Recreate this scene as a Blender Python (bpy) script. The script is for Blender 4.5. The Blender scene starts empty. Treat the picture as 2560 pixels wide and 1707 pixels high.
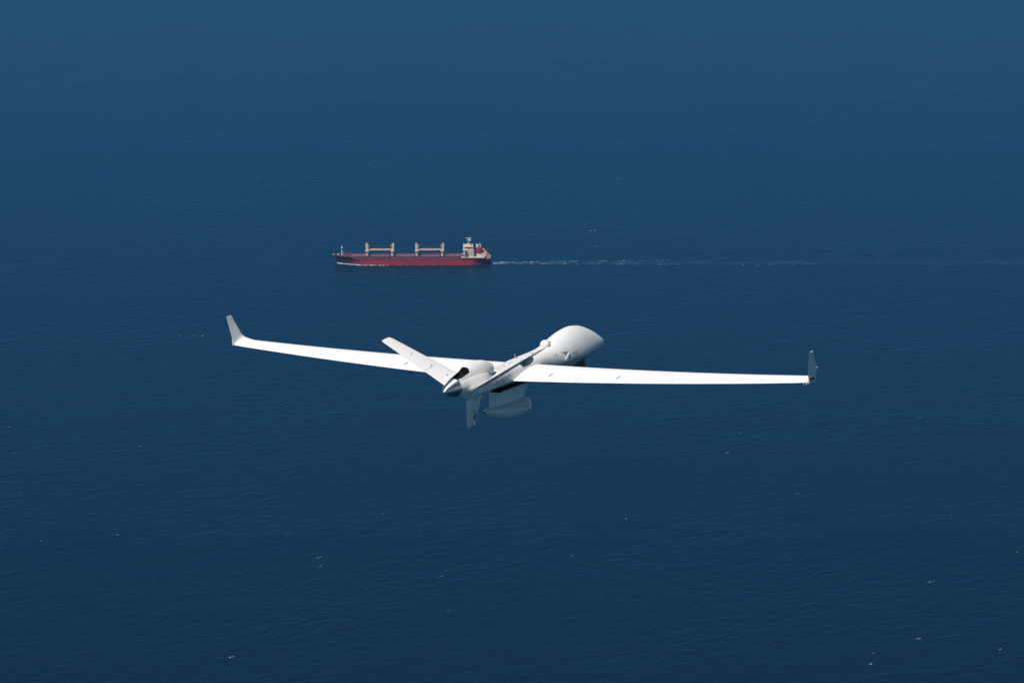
import bpy, math, random
import numpy as np
from mathutils import Matrix, Vector
random.seed(7); rng = np.random.default_rng(11)
S = bpy.context.scene
C = S.collection

# ------------------------------------------------------------------ camera
H = 873.0                     # camera height above the sea, metres
PITCH = math.radians(10.5)
FPX, IW, IH = 11116.28, 2560.0, 1707.0
cam = bpy.data.cameras.new('camera'); camo = bpy.data.objects.new('camera', cam); C.objects.link(camo)
camo.location = (0, 0, H); camo.rotation_euler = (math.pi/2 - PITCH, 0, 0)
cam.sensor_width = 36.0; cam.lens = 36.0*FPX/IW; cam.clip_start = 1.0; cam.clip_end = 120000.0
S.camera = camo

# ------------------------------------------------------------------ light
SUN_DIR = Vector((-0.330, -0.385, 0.862)).normalized()
world = bpy.data.worlds.new('World'); S.world = world; world.use_nodes = True
wn = world.node_tree; wn.nodes.clear()
sky = wn.nodes.new('ShaderNodeTexSky'); sky.sky_type = 'NISHITA'; sky.sun_disc = False
sky.sun_elevation = math.asin(SUN_DIR.z); sky.sun_rotation = math.atan2(SUN_DIR.x, SUN_DIR.y)
sky.altitude = 1500.0; sky.air_density = 0.8; sky.dust_density = 0.0; sky.ozone_density = 2.0
bg = wn.nodes.new('ShaderNodeBackground'); bg.inputs['Strength'].default_value = 0.05
wo = wn.nodes.new('ShaderNodeOutputWorld')
wn.links.new(sky.outputs[0], bg.inputs[0]); wn.links.new(bg.outputs[0], wo.inputs[0])
sl = bpy.data.lights.new('sun', 'SUN'); sl.energy = 5.0; sl.angle = math.radians(0.5); sl.color = (1.0, 0.96, 0.91)
so = bpy.data.objects.new('sun', sl); C.objects.link(so)
so.rotation_euler = SUN_DIR.to_track_quat('Z', 'Y').to_euler(); so.location = (0, 0, 1200)
S.view_settings.view_transform = 'Standard'; S.view_settings.look = 'None'
S.view_settings.exposure = -0.1; S.view_settings.gamma = 1.0; S.view_settings.use_curve_mapping = False

# ------------------------------------------------------------------ helpers
def px_ray(px, py):
    d = Vector(((px-IW/2)/FPX, 1.0, -(py-IH/2)/FPX))
    c, s = math.cos(PITCH), math.sin(PITCH)
    return Vector((d.x, c*d.y + s*d.z, -s*d.y + c*d.z))
def on_sea(px, py):
    d = px_ray(px, py); k = -H/d.z
    return Vector((d.x*k, d.y*k, 0.0))

class MB:
    def __init__(self): self.v = []; self.f = []; self.m = []
    def add(self, vs, fs, mi=0):
        o = len(self.v); self.v += [tuple(map(float, p)) for p in vs]
        self.f += [tuple(i+o for i in f) for f in fs]; self.m += [mi]*len(fs)
        return self
    def loft(self, secs, closed=True, cap0=True, cap1=True, mi=0):
        n = len(secs[0]); vs = [p for s in secs for p in s]; fs = []
        for i in range(len(secs)-1):
            for j in range(n if closed else n-1):
                a, b = i*n+j, i*n+(j+1) % n
                fs.append((a, b, b+n, a+n))
        if cap0: fs.append(tuple(reversed(range(n))))
        if cap1: fs.append(tuple((len(secs)-1)*n+k for k in range(n)))
        return self.add(vs, fs, mi)
    def box(self, x0, x1, y0, y1, z0, z1, mi=0):
        vs = [(x, y, z) for z in (z0, z1) for y in (y0, y1) for x in (x0, x1)]
        return self.add(vs, [(0,2,3,1),(4,5,7,6),(0,1,5,4),(2,6,7,3),(0,4,6,2),(1,3,7,5)], mi)
    def tube(self, p, q, r0, r1=None, n=10, mi=0):
        r1 = r0 if r1 is None else r1
        p, q = Vector(p), Vector(q); d = (q-p).normalized()
        a = d.orthogonal().normalized(); b = d.cross(a)
        ring = lambda c, r: [c + (a*math.cos(t)+b*math.sin(t))*r for t in [2*math.pi*k/n for k in range(n)]]
        return self.loft([ring(p, r0), ring(q, r1)], mi=mi)
    def bar(self, p, q, w, h, mi=0):
        p, q = Vector(p), Vector(q); d = (q-p).normalized()
        up = Vector((0,0,1)) if abs(d.z) < .95 else Vector((1,0,0))
        a = d.cross(up).normalized(); b = a.cross(d)
        sec = lambda c: [c+a*w/2+b*h/2, c-a*w/2+b*h/2, c-a*w/2-b*h/2, c+a*w/2-b*h/2]
        return self.loft([sec(p), sec(q)], mi=mi)
    def ball(self, c, rx, ry, rz, nu=24, nv=14, mi=0, z0=-1.0):
        t0 = math.asin(max(-1, z0)); secs = []
        for i in range(nv+1):
            t = t0 + (math.pi/2-t0)*i/nv; t = min(max(t, -math.pi/2+.02), math.pi/2-.02)
            secs.append([(c[0]+rx*math.cos(t)*math.cos(a), c[1]+ry*math.cos(t)*math.sin(a), c[2]+rz*math.sin(t)) for a in [2*math.pi*k/nu for k in range(nu)]])
        return self.loft(secs, mi=mi)
    def mirror(self):
        o = MB(); o.v = [(-x, y, z) for x, y, z in self.v]; o.f = [tuple(reversed(f)) for f in self.f]; o.m = list(self.m); return o
    def build(self, name, mats, parent=None, sharp=32, fix=True, **props):
        me = bpy.data.meshes.new(name); me.from_pydata(self.v, [], self.f)
        mats = mats if isinstance(mats, (list, tuple)) else [mats]
        for m in mats: me.materials.append(m)
        me.polygons.foreach_set('material_index', self.m)
        if fix:
            import bmesh
            bm = bmesh.new(); bm.from_mesh(me); bmesh.ops.recalc_face_normals(bm, faces=bm.faces); bm.to_mesh(me); bm.free()
        me.shade_smooth(); me.set_sharp_from_angle(angle=math.radians(sharp)); me.update()
        o = bpy.data.objects.new(name, me); C.objects.link(o)
        if parent: o.parent = parent
        for k, val in props.items(): o[k] = val
        return o

def catmull(xs, table, x):
    xs = np.array(xs); T = np.array(table, float)
    i = int(np.clip(np.searchsorted(xs, x)-1, 0, len(xs)-2))
    h = xs[i+1]-xs[i]; t = (x-xs[i])/h
    def slope(k):
        if k == 0: return (T[1]-T[0])/(xs[1]-xs[0])
        if k == len(xs)-1: return (T[-1]-T[-2])/(xs[-1]-xs[-2])
        a = (T[k]-T[k-1])/(xs[k]-xs[k-1]); b = (T[k+1]-T[k])/(xs[k+1]-xs[k])
        m = np.where(a*b > 0, 2*a*b/(a+b+np.where(a+b == 0, 1e-9, 0)), 0.0)
        return m
    m0, m1 = slope(i), slope(i+1)
    return (2*t**3-3*t**2+1)*T[i] + (t**3-2*t**2+t)*h*m0 + (-2*t**3+3*t**2)*T[i+1] + (t**3-t**2)*h*m1

# ------------------------------------------------------------------ materials
def mat(name, col, rough=.5, metal=0.0, spec=.5, var=.0, scale=8.0, coat=0.0, bump=0.0, col2=None, detail=4.0, stretch=(1,1,1), coord='Object'):
    m = bpy.data.materials.new(name); m.use_nodes = True; nt = m.node_tree
    b = nt.nodes['Principled BSDF']; N = nt.nodes.new; Lk = nt.links.new
    b.inputs['Base Color'].default_value = (*col, 1); b.inputs['Roughness'].default_value = rough
    b.inputs['Metallic'].default_value = metal; b.inputs['Specular IOR Level'].default_value = spec
    b.inputs['Coat Weight'].default_value = coat; b.inputs['Coat Roughness'].default_value = .12
    tc = N('ShaderNodeTexCoord'); mp = N('ShaderNodeMapping'); mp.inputs['Scale'].default_value = stretch
    nz = N('ShaderNodeTexNoise'); nz.inputs['Scale'].default_value = scale; nz.inputs['Detail'].default_value = detail
    Lk(tc.outputs[coord], mp.inputs[0]); Lk(mp.outputs[0], nz.inputs['Vector'])
    c2 = col2 if col2 else tuple(c*(1-var) for c in col)
    mx = N('ShaderNodeMix'); mx.data_type = 'RGBA'
    mx.inputs['A'].default_value = (*col, 1); mx.inputs['B'].default_value = (*c2, 1)
    rp = N('ShaderNodeMapRange'); rp.inputs['From Min'].default_value = .42; rp.inputs['From Max'].default_value = .68
    Lk(nz.outputs['Fac'], rp.inputs['Value']); Lk(rp.outputs[0], mx.inputs['Factor']); Lk(mx.outputs['Result'], b.inputs['Base Color'])
    if bump:
        bp = N('ShaderNodeBump'); bp.inputs['Strength'].default_value = bump; bp.inputs['Distance'].default_value = .02
        Lk(nz.outputs['Fac'], bp.inputs['Height']); Lk(bp.outputs[0], b.inputs['Normal'])
    return m

white = mat('white_aircraft_paint', (.80,.79,.77), .34, var=.035, scale=1.6, coat=.15)
whitewing = mat('white_wing_paint', (.84,.83,.82), .4, var=.03, scale=1.2, stretch=(.4,2,1))
tailwhite = mat('white_tail_paint', (.77,.75,.74), .42, var=.04, scale=1.4)
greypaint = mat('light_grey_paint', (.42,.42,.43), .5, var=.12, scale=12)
palegrey = mat('pale_grey_paint', (.54,.54,.55), .5, var=.12, scale=12)
midgrey = mat('mid_grey_marking', (.22,.22,.25), .6, var=.1, scale=14)
regmat = mat('grey_registration_paint', (.30,.30,.34), .6, var=.1, scale=14)
darkgrey = mat('dark_grey_panel', (.05,.055,.06), .45, var=.25, scale=10)
black = mat('matt_black_lining', (.006,.006,.007), .7, spec=.15, var=.2, scale=9)
sooty = mat('sooty_exhaust_metal', (.02,.019,.018), .6, spec=.2, var=.5, scale=7)
metal = mat('polished_spinner_metal', (.66,.67,.69), .36, metal=1.0, var=.12, scale=6)
metal2 = mat('worn_spinner_tip_metal', (.70,.70,.71), .38, metal=1.0, var=.15, scale=6)
for m_ in (metal, metal2):                               # lathe turned metal: scratches run round the axis
    nt_ = m_.node_tree; tg_ = nt_.nodes.new('ShaderNodeTangent'); tg_.direction_type = 'RADIAL'; tg_.axis = 'Y'
    b_ = nt_.nodes['Principled BSDF']; b_.inputs['Anisotropic'].default_value = .85; b_.inputs['Anisotropic Rotation'].default_value = .25; b_.inputs['Roughness'].default_value = .42
    nt_.links.new(tg_.outputs[0], b_.inputs['Tangent'])
radome = mat('radome_paint', (.80,.80,.79), .3, var=.05, scale=2.0, coat=.2)
glass = mat('black_sensor_glass', (.008,.008,.012), .12, spec=.5)
redmark = mat('red_brown_marking', (.16,.05,.05), .6)
navy = mat('dark_emblem_print', (.006,.008,.016), .6)
lampm = mat('clear_lamp_glass', (.85,.86,.88), .15, spec=.8)

# ------------------------------------------------------------------ sea
SEA_COL = (.0000, .0028, .0058); SEA_GLOSS = (.125, .60, .91, 1); SEA_REFL = 1.0
def sea_material():
    m = bpy.data.materials.new('sea_water'); m.use_nodes = True; nt = m.node_tree; N = nt.nodes.new; Lk = nt.links.new
    nt.nodes.remove(nt.nodes['Principled BSDF'])
    b = N('ShaderNodeBsdfDiffuse')                                      # light welling up out of deep clear water
    gl = N('ShaderNodeBsdfGlossy'); gl.inputs['Roughness'].default_value = .30; gl.inputs['Color'].default_value = SEA_GLOSS
    fr = N('ShaderNodeFresnel'); fr.inputs['IOR'].default_value = 1.33
    fk = N('ShaderNodeMath'); fk.operation = 'MULTIPLY'; fk.inputs[1].default_value = SEA_REFL
    ms = N('ShaderNodeMixShader')
    Lk(fr.outputs[0], fk.inputs[0]); Lk(fk.outputs[0], ms.inputs[0]); Lk(b.outputs[0], ms.inputs[1]); Lk(gl.outputs[0], ms.inputs[2])
    Lk(ms.outputs[0], nt.nodes['Material Output'].inputs['Surface'])
    tc = N('ShaderNodeTexCoord')
    def wave(scale, rot, stretch, dist=0.0, detail=3.0, rough=.55):
        mp = N('ShaderNodeMapping'); mp.vector_type = 'TEXTURE'; mp.inputs['Rotation'].default_value = (0, 0, math.radians(rot)); mp.inputs['Scale'].default_value = stretch
        nz = N('ShaderNodeTexNoise'); nz.inputs['Scale'].default_value = scale; nz.inputs['Detail'].default_value = detail
        nz.inputs['Roughness'].default_value = rough; nz.inputs['Distortion'].default_value = dist
        Lk(tc.outputs['Object'], mp.inputs[0]); Lk(mp.outputs[0], nz.inputs['Vector']); return nz.outputs['Fac']
    def math_(op, a, bv):
        n = N('ShaderNodeMath'); n.operation = op
        for i, x in enumerate((a, bv)):
            if isinstance(x, (int, float)): n.inputs[i].default_value = x
            else: Lk(x, n.inputs[i])
        return n.outputs[0]
    chop = wave(1/5.5, 52, (1.7, 1.0, 1), .35, 3.0)         # wind waves
    chop2 = wave(1/14.0, 46, (1.7, 1.0, 1), .4, 3.0)
    swell = wave(1/60.0, 30, (2.0, 1.0, 1), .2, 2.0)
    h = math_('ADD', math_('MULTIPLY', chop, .62), math_('MULTIPLY', chop2, 1.15))
    h = math_('ADD', h, math_('MULTIPLY', swell, .7))
    patch = wave(1/160.0, 55, (2.0, 1.0, 1), .6, 4.0)       # gusts roughen the water in patches
    mr = N('ShaderNodeMapRange'); mr.inputs['From Min'].default_value = .3; mr.inputs['From Max'].default_value = .7
    mr.inputs['To Min'].default_value = .3; mr.inputs['To Max'].default_value = 1.0
    Lk(patch, mr.inputs['Value'])
    bp = N('ShaderNodeBump'); bp.inputs['Distance'].default_value = 1.0
    Lk(mr.outputs[0], bp.inputs['Strength']); Lk(h, bp.inputs['Height']); [Lk(bp.outputs[0], x.inputs['Normal']) for x in (b, gl, fr)]
    mx = N('ShaderNodeMix'); mx.data_type = 'RGBA'
    mx.inputs['A'].default_value = (*[c*.93 for c in SEA_COL], 1); mx.inputs['B'].default_value = (*[c*1.07 for c in SEA_COL], 1)
    big = wave(1/900.0, 0, (3.0, 1.0, 1), .8, 3.0)
    Lk(big, mx.inputs['Factor']); Lk(mx.outputs['Result'], b.inputs['Color'])
    return m
g = MB(); R0 = 45000.0; ns = 24
g.add([(-R0+2*R0*i/ns, -R0+2*R0*j/ns, 0) for j in range(ns+1) for i in range(ns+1)],
      [(j*(ns+1)+i, j*(ns+1)+i+1, (j+1)*(ns+1)+i+1, (j+1)*(ns+1)+i) for j in range(ns) for i in range(ns)])
sea = g.build('sea', sea_material(), fix=False, kind='structure', label='deep blue open sea with small wind ripples')

# ------------------------------------------------------------------ haze
hz = bpy.data.materials.new('sea_haze_air'); hz.use_nodes = True; hn = hz.node_tree; hn.nodes.clear()
pv = hn.nodes.new('ShaderNodeVolumePrincipled'); ho = hn.nodes.new('ShaderNodeOutputMaterial')
HAZE = 1.8e-5
pv.inputs['Color'].default_value = (.215, .50, 1.0, 1); pv.inputs['Density'].default_value = HAZE; pv.inputs['Anisotropy'].default_value = .0
hn.links.new(pv.outputs[0], ho.inputs['Volume'])
MB().box(-46000, 46000, -46000, 46000, -1.2, 912.0).build('haze', hz, sharp=30, kind='stuff', label='thin pale blue sea air')

# ------------------------------------------------------------------ the aircraft
AXES = np.array([[0.8718, 0.4864, -0.0572], [0.0545, -0.2124, -0.9757], [-0.4867, 0.8475, -0.2117]])   # aircraft axes seen from the camera
TC = np.array([0.486, 0.7616, 159.147])
c_, s_ = math.cos(PITCH), math.sin(PITCH)
CW = np.array([[1, 0, 0], [0, -s_, c_], [0, -c_, -s_]])
RB = CW @ AXES; u_, s2, vt = np.linalg.svd(RB); RB = u_ @ vt
LOC = CW @ TC + np.array([0, 0, H])
plane = bpy.data.objects.new('drone', None); C.objects.link(plane)
plane.matrix_world = Matrix(((*RB[0], LOC[0]), (*RB[1], LOC[1]), (*RB[2], LOC[2]), (0, 0, 0, 1)))
plane['label'] = 'large white unmanned aircraft with V tail and belly radar pod flying over the sea'
plane['category'] = 'drone'

# fuselage: stations y : half width, shoulder (chine) height, top, bottom, upper and lower exponents
FS = [(-4.75, (.27, .19, .40, -.18, 2.2, 1.6)),
      (-4.35, (.35, .12, .42, -.33, 2.4, 1.3)),
      (-4.14, (.385, -.02, .34, -.38, 3.0, 1.25)),
      (-4.06, (.425, -.14, .27, -.40, 3.8, 1.2)),
      (-3.60, (.44, -.165, .24, -.42, 4.4, 1.15)),
      (-2.60, (.46, -.20, .235, -.46, 4.6, 1.15)),
      (-1.40, (.48, -.24, .235, -.52, 4.4, 1.15)),
      (-0.20, (.50, -.27, .235, -.58, 3.6, 1.15)),
      (0.70, (.54, -.30, .235, -.66, 2.9, 1.15)),
      (1.30, (.58, -.32, .27, -.72, 2.25, 1.12)),
      (2.00, (.64, -.345, .42, -.78, 1.9, 1.08)),
      (2.70, (.69, -.36, .57, -.83, 1.86, 1.05)),
      (3.30, (.70, -.365, .615, -.86, 1.82, 1.05)),
      (3.90, (.66, -.355, .53, -.87, 1.80, 1.05)),
      (4.50, (.565, -.36, .32, -.86, 1.80, 1.05)),
      (5.05, (.415, -.39, .05, -.81, 1.7, 1.1)),
      (5.45, (.25, -.44, -.18, -.72, 1.8, 1.25)),
      (5.70, (.15, -.52, -.335, -.63, 2.0, 1.7)),
      (5.81, (.075, -.54, -.43, -.60, 2.0, 2.0)),
      (5.845, (.02, -.55, -.51, -.57, 2.0, 2.0))]
FY = [s[0] for s in FS]; FT = [s[1] for s in FS]
def fus(y): return catmull(FY, FT, float(np.clip(y, FY[0], FY[-1])))
def fus_sec(y, n=40):
    w, zc, zt, zb, nu, nl = fus(y); out = []
    for k in range(n):                                   # right chine -> top -> left chine
        a = math.pi*k/n; ca, sa = math.cos(a), math.sin(a)
        out.append((math.copysign(w*abs(ca)**(2/nu), ca), y, zc+(zt-zc)*abs(sa)**(2/nu)))
    for k in range(n):
        a = math.pi+math.pi*k/n; ca, sa = math.cos(a), math.sin(a)
        out.append((math.copysign(w*abs(ca)**(2/nl), ca), y, zc-(zc-zb)*abs(sa)**(2/nl)))
    return out
def fus_x(y, z):
    w, zc, zt, zb, nu, nl = fus(y)
    t, e = ((z-zc)/(zt-zc), nu) if z >= zc else ((zc-z)/(zc-zb), nl)
    return w*max(0.0, 1-min(abs(t), 1)**e)**(1/e)
ys = list(np.linspace(-4.75, -4.2, 6))+list(np.linspace(-4.15, -4.0, 7))+list(np.linspace(-3.9, 5.3, 84))+list(np.linspace(5.36, 5.845, 16))
fuselage = MB().loft([fus_sec(y) for y in ys]).build('fuselage', white, plane, sharp=26)

# wings -------------------------------------------------------------------
XT = 11.7
def wing_le_te(X):
    s = (X-.5)/(XT-.5)
    te = -1.808 + (-1.069+1.808)*s; le = .223 + (-.228-.223)*s
    z = -.227 + .177*s + .27*s*s; c = le-te
    le2 = le       # root fillet
    return np.array([X, le2, z+.044*c]), np.array([X, te, z])
def foil(LE, TE, nrm, f0=0.0, f1=1.0, tk=.135, n=14, camber=.018):
    c = np.linalg.norm(TE-LE); d = (TE-LE)
    def pt(f, side):
        f = float(np.clip(f, 0, 1))
        yt = tk*5*(.2969*math.sqrt(f)-.126*f-.3516*f*f+.2843*f**3-.1036*f**4)*(1.0 if side > 0 else .72)
        return LE + d*f + nrm*c*(side*yt + camber*4*f*(1-f) + (.0015 if side > 0 else -.0015)*f)
    ts = [(1-math.cos(math.pi*k/n))/2 for k in range(n+1)]
    fs_ = [f0+(f1-f0)*t for t in ts]
    up = [pt(f, 1) for f in reversed(fs_)]; lo = [pt(f, -1) for f in fs_]
    if f0 == 0.0: lo = lo[1:]
    return [tuple(p) for p in up+lo]
UPV = np.array([0, 0, 1.0])
def wsec(X, f0, f1):
    LE, TE = wing_le_te(X); return foil(LE, TE, UPV, f0, f1, .135-.03*X/XT)
def wing_point(X, f, lift=0.0):
    LE, TE = wing_le_te(X); tk = .135-.03*X/XT; c = np.linalg.norm(TE-LE)
    yt = tk*5*(.2969*math.sqrt(f)-.126*f-.3516*f*f+.2843*f**3-.1036*f**4)
    return LE+(TE-LE)*f+UPV*c*(yt+.018*4*f*(1-f)+lift/c)
# winglet path (leading and trailing edge points up to the tip)
LEp = [wing_le_te(10.9)[0], wing_le_te(11.25)[0], (11.52,-.262,.300), (11.66,-.335,.375), (11.735,-.43,.49), (11.77,-.55,.70), (11.86,-.885,1.31)]
TEp = [wing_le_te(10.9)[1], wing_le_te(11.25)[1], (11.50,-1.078,.212), (11.63,-1.082,.222), (11.70,-1.09,.26), (11.735,-1.115,.50), (11.86,-1.205,1.32)]
U = list(range(7))
def wlsec(u):
    LE, TE = catmull(U, LEp, u), catmull(U, TEp, u)
    e = .02; tg = (catmull(U, LEp, min(6, u+e))+catmull(U, TEp, min(6, u+e))-catmull(U, LEp, max(0, u-e))-catmull(U, TEp, max(0, u-e)))
    nrm = np.cross(tg, LE-TE); nrm /= np.linalg.norm(nrm)
    if u <= 1: nrm = UPV
    return foil(LE, TE, nrm, 0, 1, .105, camber=.018*max(0, 1-u/3))
hingeX = (6.72, 7.14, 7.58, 8.02, 8.38, 8.50, 9.16, 9.86, 10.54, 11.08)
def teardrop(mb, p, L, W, Hh):
    nn = 10; secs = []
    for i in range(9):
        t = i/8; r = math.sin(math.pi*min(1, t*1.0)**.7) if 0 < i < 8 else .05
        secs.append([(p[0]+W*r*math.cos(a), p[1]+L*(.5-t), p[2]+Hh*r*math.sin(a)) for a in [2*math.pi*k/nn for k in range(nn)]])
    mb.loft(secs)
def make_wing(sgn):
    def put(mb, *a, **k): return (mb if sgn > 0 else mb.mirror()).build(*a, **k)
    xs = list(np.linspace(.30, 1.25, 12))+list(np.linspace(1.4, 10.9, 34))
    HF = .7465
    wg = put(MB().loft([wsec(x, 0, HF) for x in xs]), 'wing', whitewing, plane, sharp=40)
    for nm, a, b, fr in (('flap', .40, 2.905, .750), ('flap', 2.92, 6.505, .750), ('aileron', 6.52, 10.89, .750)):
        put(MB().loft([wsec(x, fr, 1.0) for x in np.linspace(a, b, 14)]), nm, whitewing, wg, sharp=40)
    for x in hingeX:
        p = wing_point(x, .745, .002); m_ = MB(); teardrop(m_, p, .10, .018, .022); put(m_, 'hinge_fairing', palegrey, wg)
    for x in (1.68, 4.33):
        p = wing_point(x, .70, .0); m_ = MB(); teardrop(m_, p, .42, .06, .03); put(m_, 'flap_fairing', palegrey, wg)
    for x in (1.72, 4.02):                               # small blade aerials below the wing
        LE, TE = wing_le_te(x); b0 = LE+(TE-LE)*.8
        m_ = MB().loft([[(b0[0]+dx*.012, b0[1]+dy, b0[2]-.02-dz*.2) for dx, dy in ((1,.10),(1,-.06),(-1,-.06),(-1,.10))] if dz == 0 else
                        [(b0[0]+dx*.008, b0[1]+dy-.08, b0[2]-.02-dz*.2) for dx, dy in ((1,.04),(1,-.05),(-1,-.05),(-1,.04))] for dz in (0, 1)])
        put(m_, 'blade_antenna', midgrey, wg)
    # winglet
    us = list(np.linspace(0, 6, 46)); secs = [wlsec(u) for u in us]
    wl = put(MB().loft(secs), 'winglet', whitewing, plane, sharp=40)
    # flat outer plate at the winglet's foot, with a dark light strip on it
    prof = [(-1.105, .205), (-.60, .205), (-.555, .25), (-.535, .42), (-.60, .50), (-1.09, .45)]
    pl = put(MB().loft([[(x, y, z) for y, z in prof] for x in (11.722, 11.750)]), 'winglet_root_plate', whitewing, wl)
    m_ = MB().loft([[(x, y, z) for y, z in ((-1.00, .285), (-.65, .258), (-.65, .328), (-1.00, .362))] for x in (11.744, 11.760)])
    put(m_, 'light_panel', navy, pl)
    p = catmull(U, LEp, 4.75); put(MB().ball((p[0]+.03, p[1]-.005, p[2]), .032, .032, .032, 12, 8), 'strobe_lamp', lampm, wl)
    if sgn < 0: return wg                                # only the right tip shows its lamp fairing
    pod = MB(); p = np.array([11.62, -1.04, .205])
    secs = []
    for t, r in ((0, .01), (.08, .055), (.2, .075), (.32, .075), (.34, .06)):
        secs.append([(p[0]+r*math.cos(a), p[1]+.22-t, p[2]+r*math.sin(a)) for a in [2*math.pi*k/14 for k in range(14)]])
    pod.loft(secs); lp = put(pod, 'tip_fairing', white, wl)
    put(MB().ball((p[0], p[1]-.115, p[2]), .045, .03, .045, 12, 8), 'navigation_lamp', darkgrey, lp)
    return wg
for sgn in (-1, 1): make_wing(sgn)

# engine cowling ------------------------------------------------------------
def ring(w, zc, up, dn, y, nu=2.2, nl=2.0, n=20, x0=0.0):
    out = []
    for k in range(n):
        a = math.pi*k/n; ca, sa = math.cos(a), math.sin(a)
        out.append((x0+math.copysign(w*abs(ca)**(2/nu), ca), y, zc+up*abs(sa)**(2/nu)))
    for k in range(n):
        a = math.pi+math.pi*k/n; ca, sa = math.cos(a), math.sin(a)
        out.append((x0+math.copysign(w*abs(ca)**(2/nl), ca), y, zc-dn*abs(sa)**(2/nl)))
    return out
NY = [-5.10, -4.80, -4.40, -3.90, -3.40, -3.10, -2.98]
NT = [(.330, .20, .37, .29, 2.0, 2.0), (.375, .20, .40, .40, 2.1, 1.6), (.41, .18, .43, .52, 2.2, 1.3), (.415, .17, .43, .50, 2.3, 1.3),
      (.39, .18, .40, .20, 2.3, 1.6), (.35, .22, .33, .12, 2.2, 1.8), (.30, .26, .24, .06, 2.0, 2.0)]
cowl = MB()
HY = [-5.09, -4.75, -4.30, -3.95, -3.50, -3.15, -2.85, -2.68, -2.60]
HT = [(.225, .38, .62), (.27, .37, .72), (.305, .36, .80), (.322, .34, .845), (.335, .32, .85), (.33, .32, .80), (.30, .35, .70), (.25, .39, .62), (.17, .43, .55)]
def rim_z(y): return catmull([-5.10, -4.85, -4.60, -4.36, -4.30], [(.535,), (.555,), (.595,), (.645,), (.775,)], y)[0]
def floor_z(y): return rim_z(y) - (.16 if y > -4.6 else .16-.08*(-4.6-y)/.5)
def nac(y):
    t = catmull(NY, NT, y); pts = ring(t[0], t[1], t[2], t[3], y, t[4], t[5])
    if y < -4.28:
        w, zl, zt = catmull(HY, HT, y); lim = floor_z(y)-.02
        pts = [(x, yy, min(z, lim)) if abs(x) < w*.93 else (x, yy, z) for x, yy, z in pts]
    return pts
cowl.loft([nac(y) for y in np.linspace(-5.10, -2.98, 60)])
hump_secs = []
nA, nT = 22, 12
for y in list(np.linspace(-2.60, -4.30, 40))+[-4.31, -4.32, -4.335, -4.35, -4.37]+list(np.linspace(-4.40, -5.085, 18)):
    w, zl, zt = catmull(HY, HT, y)
    if y > -4.305:
        full = ring(w, zl, zt-zl, .10, y, 2.35, 2.0, 30); up = full[:31]; hump_secs.append((y, up, full[31:]))
    else: hump_secs.append((y, None, (w, zl, zt)))
closed = [u+l for y, u, l in hump_secs if u]
cowl.loft(closed, cap0=True, cap1=False)
# open rear half: two outer walls with a black trough between them
def wall_x(y, z, w, zl, zt): return w*max(0, 1-min(1, max(0, (z-zl)/(zt-zl)))**2.35)**(1/2.35)
right, left, inner = [], [], []
for y, u, l in hump_secs:
    if u: continue
    w, zl, zt = l; k = (y+4.30)/-.785
    rim = rim_z(y); floor_ = floor_z(y)
    zs = [zl-.10+(rim-zl+.10)*i/8 for i in range(9)]
    ro = [(wall_x(y, z, w, zl, zt), y, z) for z in zs]
    xi = ro[-1][0]-.022
    xi = max(xi, .12)
    prof = ro+[(xi, y, rim), (xi*.97, y, floor_)]
    right.append(prof); left.append([(-x, yy, z) for x, yy, z in prof])
    inner.append([(xi*.96, y, rim-.004), (xi*.94, y, floor_+.03), (xi*.6, y, floor_), (-xi*.6, y, floor_), (-xi*.94, y, floor_+.03), (-xi*.96, y, rim-.004)])
for sd in (right, left): cowl.loft(sd, closed=False, cap0=False, cap1=False)
cowlo = cowl.build('engine_cowling', white, plane, sharp=50)
y0 = hump_secs[39][0]
exh = MB().loft(inner, closed=False, cap0=False, cap1=False)
w, zl, zt = catmull(HY, HT, -4.30)
back = ring(w*.93, zl, (zt-zl)*.965, .02, -4.302, 2.35, 2.0, 30)[:31]
exh.add(back, [tuple(range(31))])
exh.add([(x*1.0, -4.302, z) for x, yy, z in inner[0]]+[inner[0][i] for i in range(6)], [(i, i+1, i+7, i+6) for i in range(5)])
exh.build('exhaust_duct', black, cowlo, sharp=40)
# rear lip around the duct's end
MB().ball((.362, -3.22, .36), .018, .03, .05, 12, 8).build('vent_hole', black, cowlo)
# spinner
def lathe(prof, zc, n=40, x0=0.0):
    return [[(x0+r*math.cos(a), y, zc+r*math.sin(a)) for a in [2*math.pi*k/n for k in range(n)]] for y, r in prof]
sp = MB().loft(lathe([(-5.112, .315), (-5.125, .326), (-5.30, .282), (-5.45, .243), (-5.505, .228)], .24), cap0=True, cap1=True)
spo = sp.build('spinner', metal, plane, sharp=40)
MB().loft(lathe([(-5.509, .222), (-5.512, .226), (-5.60, .196), (-5.69, .155), (-5.77, .10), (-5.82, .055), (-5.845, .012)], .24)).build('spinner_tip', metal2, spo, sharp=40)

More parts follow.
